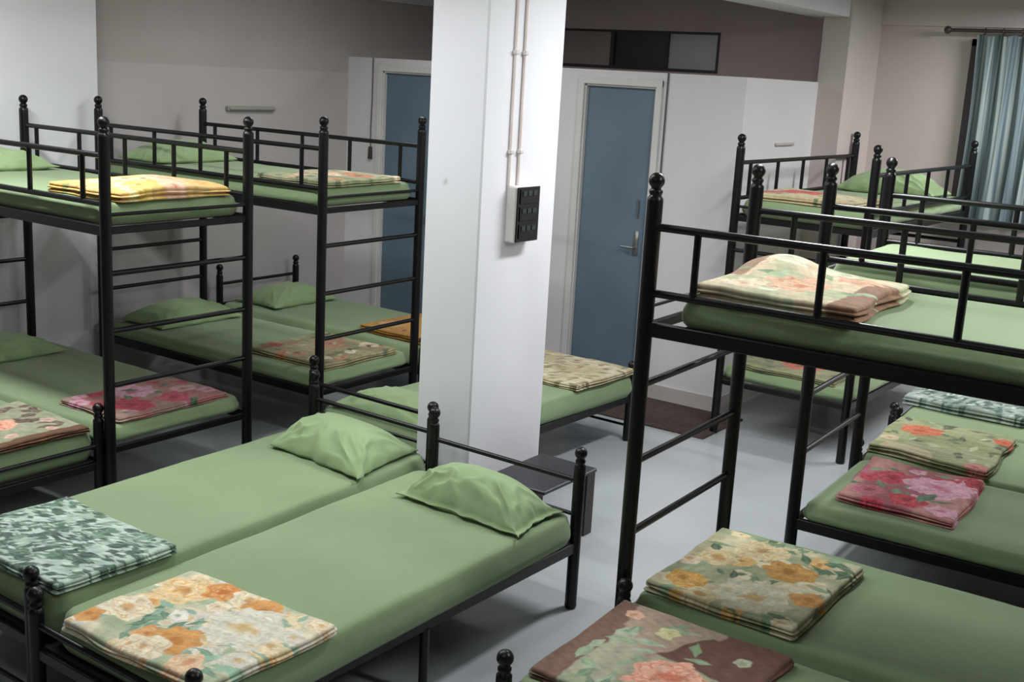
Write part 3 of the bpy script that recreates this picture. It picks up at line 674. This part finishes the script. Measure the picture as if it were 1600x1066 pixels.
blanket(bedquad('LS3', .04, .62, .10, .74), .449, .05, 'folded orange and ochre blanket on the far left corner bed', po_, 15)
pp = Paint(16, 'b8a884', 'c4b890'); pp.flower(.35, .55, .15, ['cc4c44', 'b8342f', 'd86a60', '8a1f1f'], 6).flower(.12, .25, .08, ['cc5c54', 'b84440', 'd88078', '9a2a2a'], 6).flower(.8, .4, .08, ['ccc09c', 'd4c8a8', 'c0b088', 'a09068']).leaves(18, .04, .016, ['5c7048', '748860'])
blanket([P['RB3'].w(.06, .80), P['RB3'].w(.06, .12), P['RB3'].w(.60, .12), P['RB3'].w(.60, .80)][::1], ZU1-.003, .05, 'folded red and cream floral blanket on the upper bunk by the back wall', pp, 16, puff=.01, layers=2)
pq = Paint(17, '93906c', '86866a'); pq.flower(.55, .45, .14, ['b8644c', 'a85038', 'c47c64', '843420'], 6).leaves(22, .045, .018, ['4c5c3c', '5f6e4a'])
blanket([P['RB3'].w(.05, .80), P['RB3'].w(.05, .12), P['RB3'].w(.62, .12), P['RB3'].w(.62, .80)], ZL1-.002, .035, 'folded orange and green floral blanket on the lower bunk by the back wall', pq, 17)

# ------------------------------------------------------------------ small things
t = thing('side_table', 'low dark table with a black top between the pillar and the centre bed head', 'table', (-3.025, 4.69, 0))
MB().box(-.175, .165, -.24, .24, .325, .345, .004).build('table_top', 'tabletop', t)
for (x, y) in ((.14, .155), (-.02, -.235), (-.165, .155), (-.165, -.235)):
    MB().box(x, x+.022, y, y+.075, 0, .325, .002).build('leg', 'wood', t)
c = MB().box(-4.60, -3.17, 6.80, 7.42, 0.0, .012, .004).build('floor_mat', 'coir'); tag(c, 'reddish brown mat on the floor along the partition by the blue grey door', 'mat')
# wall batten, cord with plug
t = thing('wall_batten', 'short pale horizontal batten fixed on the left wall above the bunks', 'wall fitting', (-7.0, 6.36, 1.87))
MB().box(0, .035, -.24, .24, 0, .035, .006).build('housing', 'batten', t)
MB().box(.035, .05, -.23, .23, .008, .026, .005).build('cover', 'batten', t)
t = thing('wall_batten', 'thin pale horizontal batten on the partition side above the red blanket bunk', 'wall fitting', (-3.40, 8.18, 1.86))
MB().box(0, .02, -.16, .16, 0, .022, .006).build('housing', 'skirt', t)
t = thing('hanging_cord', 'thin cord with a dark plug hanging left of the half hidden door', 'cord', (-6.72, PY, 0))
MB().path([(0, -.008, 2.322), (.003, -.01, 2.0), (-.003, -.012, 1.75), (0, -.012, 1.60)], .005, 6).build('cable', 'cord', t, True)
MB().tube((0, -.014, 1.60), (.0, -.014, 1.50), .016, 8, .02).build('plug', 'wood', t, True)
c = MB().path([(-3.985, PY-.007, 2.322), (-3.985, PY-.007, .11)], .006, 6).build('wall_conduit', 'cord', None, True); tag(c, 'thin grey conduit down the wall right of the blue grey door', 'conduit')

# curtain and rod
t = thing('curtain_rod', 'dull metal curtain rod with a ball end across the top of the window', 'curtain rod', (-2.66, BY-.12, 2.755))
MB().tube((0, 0, 0), (1.95, 0, 0), .014, 12).build('rod', 'brass', t, True)
MB().lathe(0, 0, [(-.03, .004), (-.022, .02), (0, .03), (.022, .02), (.03, .004)], 14).build('end_ball', 'brass', t, True)
for x in (.10, 1.85): MB().tube((x, 0, 0), (x, .12, 0), .009).build('bracket', 'brass', t, True)
for k in range(10):
    x = .27+k*.13; r = MB()
    pts = [(x, .024*math.cos(a*PI/6), .024*math.sin(a*PI/6)-.006) for a in range(13)]
    r.path(pts, .004, 6).build('ring', 'brass', t, True)
cv = MB(); nx, nz = 220, 16
for side_ in (0, 1):
    for j in range(nz+1):
        z = 2.722-(2.722-1.35)*j/nz
        for i in range(nx+1):
            s_ = i/nx; x = -2.44+s_*1.50+.02*math.sin(j*.2)
            amp = .022+.012*(j/nz)
            y = BY-.125+amp*math.sin(s_*78+1.1*math.sin(s_*23))+.006*math.sin(s_*190)+side_*.004
            cv.v.append((x, y, z+.008*math.sin(s_*78)*(1 if j in (0,) else 0)))
n0 = (nx+1)*(nz+1)
for j in range(nz):
    for i in range(nx):
        a = j*(nx+1)+i; cv.f.append((a, a+nx+1, a+nx+2, a+1)); b = n0+a; cv.f.append((b, b+1, b+nx+2, b+nx+1))
for i in range(nx):
    a = i; cv.f.append((a, a+1, n0+a+1, n0+a)); a = nz*(nx+1)+i; cv.f.append((a, n0+a, n0+a+1, a+1))
for j in range(nz):
    a = j*(nx+1); cv.f.append((a, n0+a, n0+a+nx+1, a+nx+1)); a += nx; cv.f.append((a, a+nx+1, n0+a+nx+1, n0+a))
c = cv.build('curtain', 'curtain', None, True)
tag(c, 'grey blue striped pleated curtain hanging over the window at top right', 'curtain')
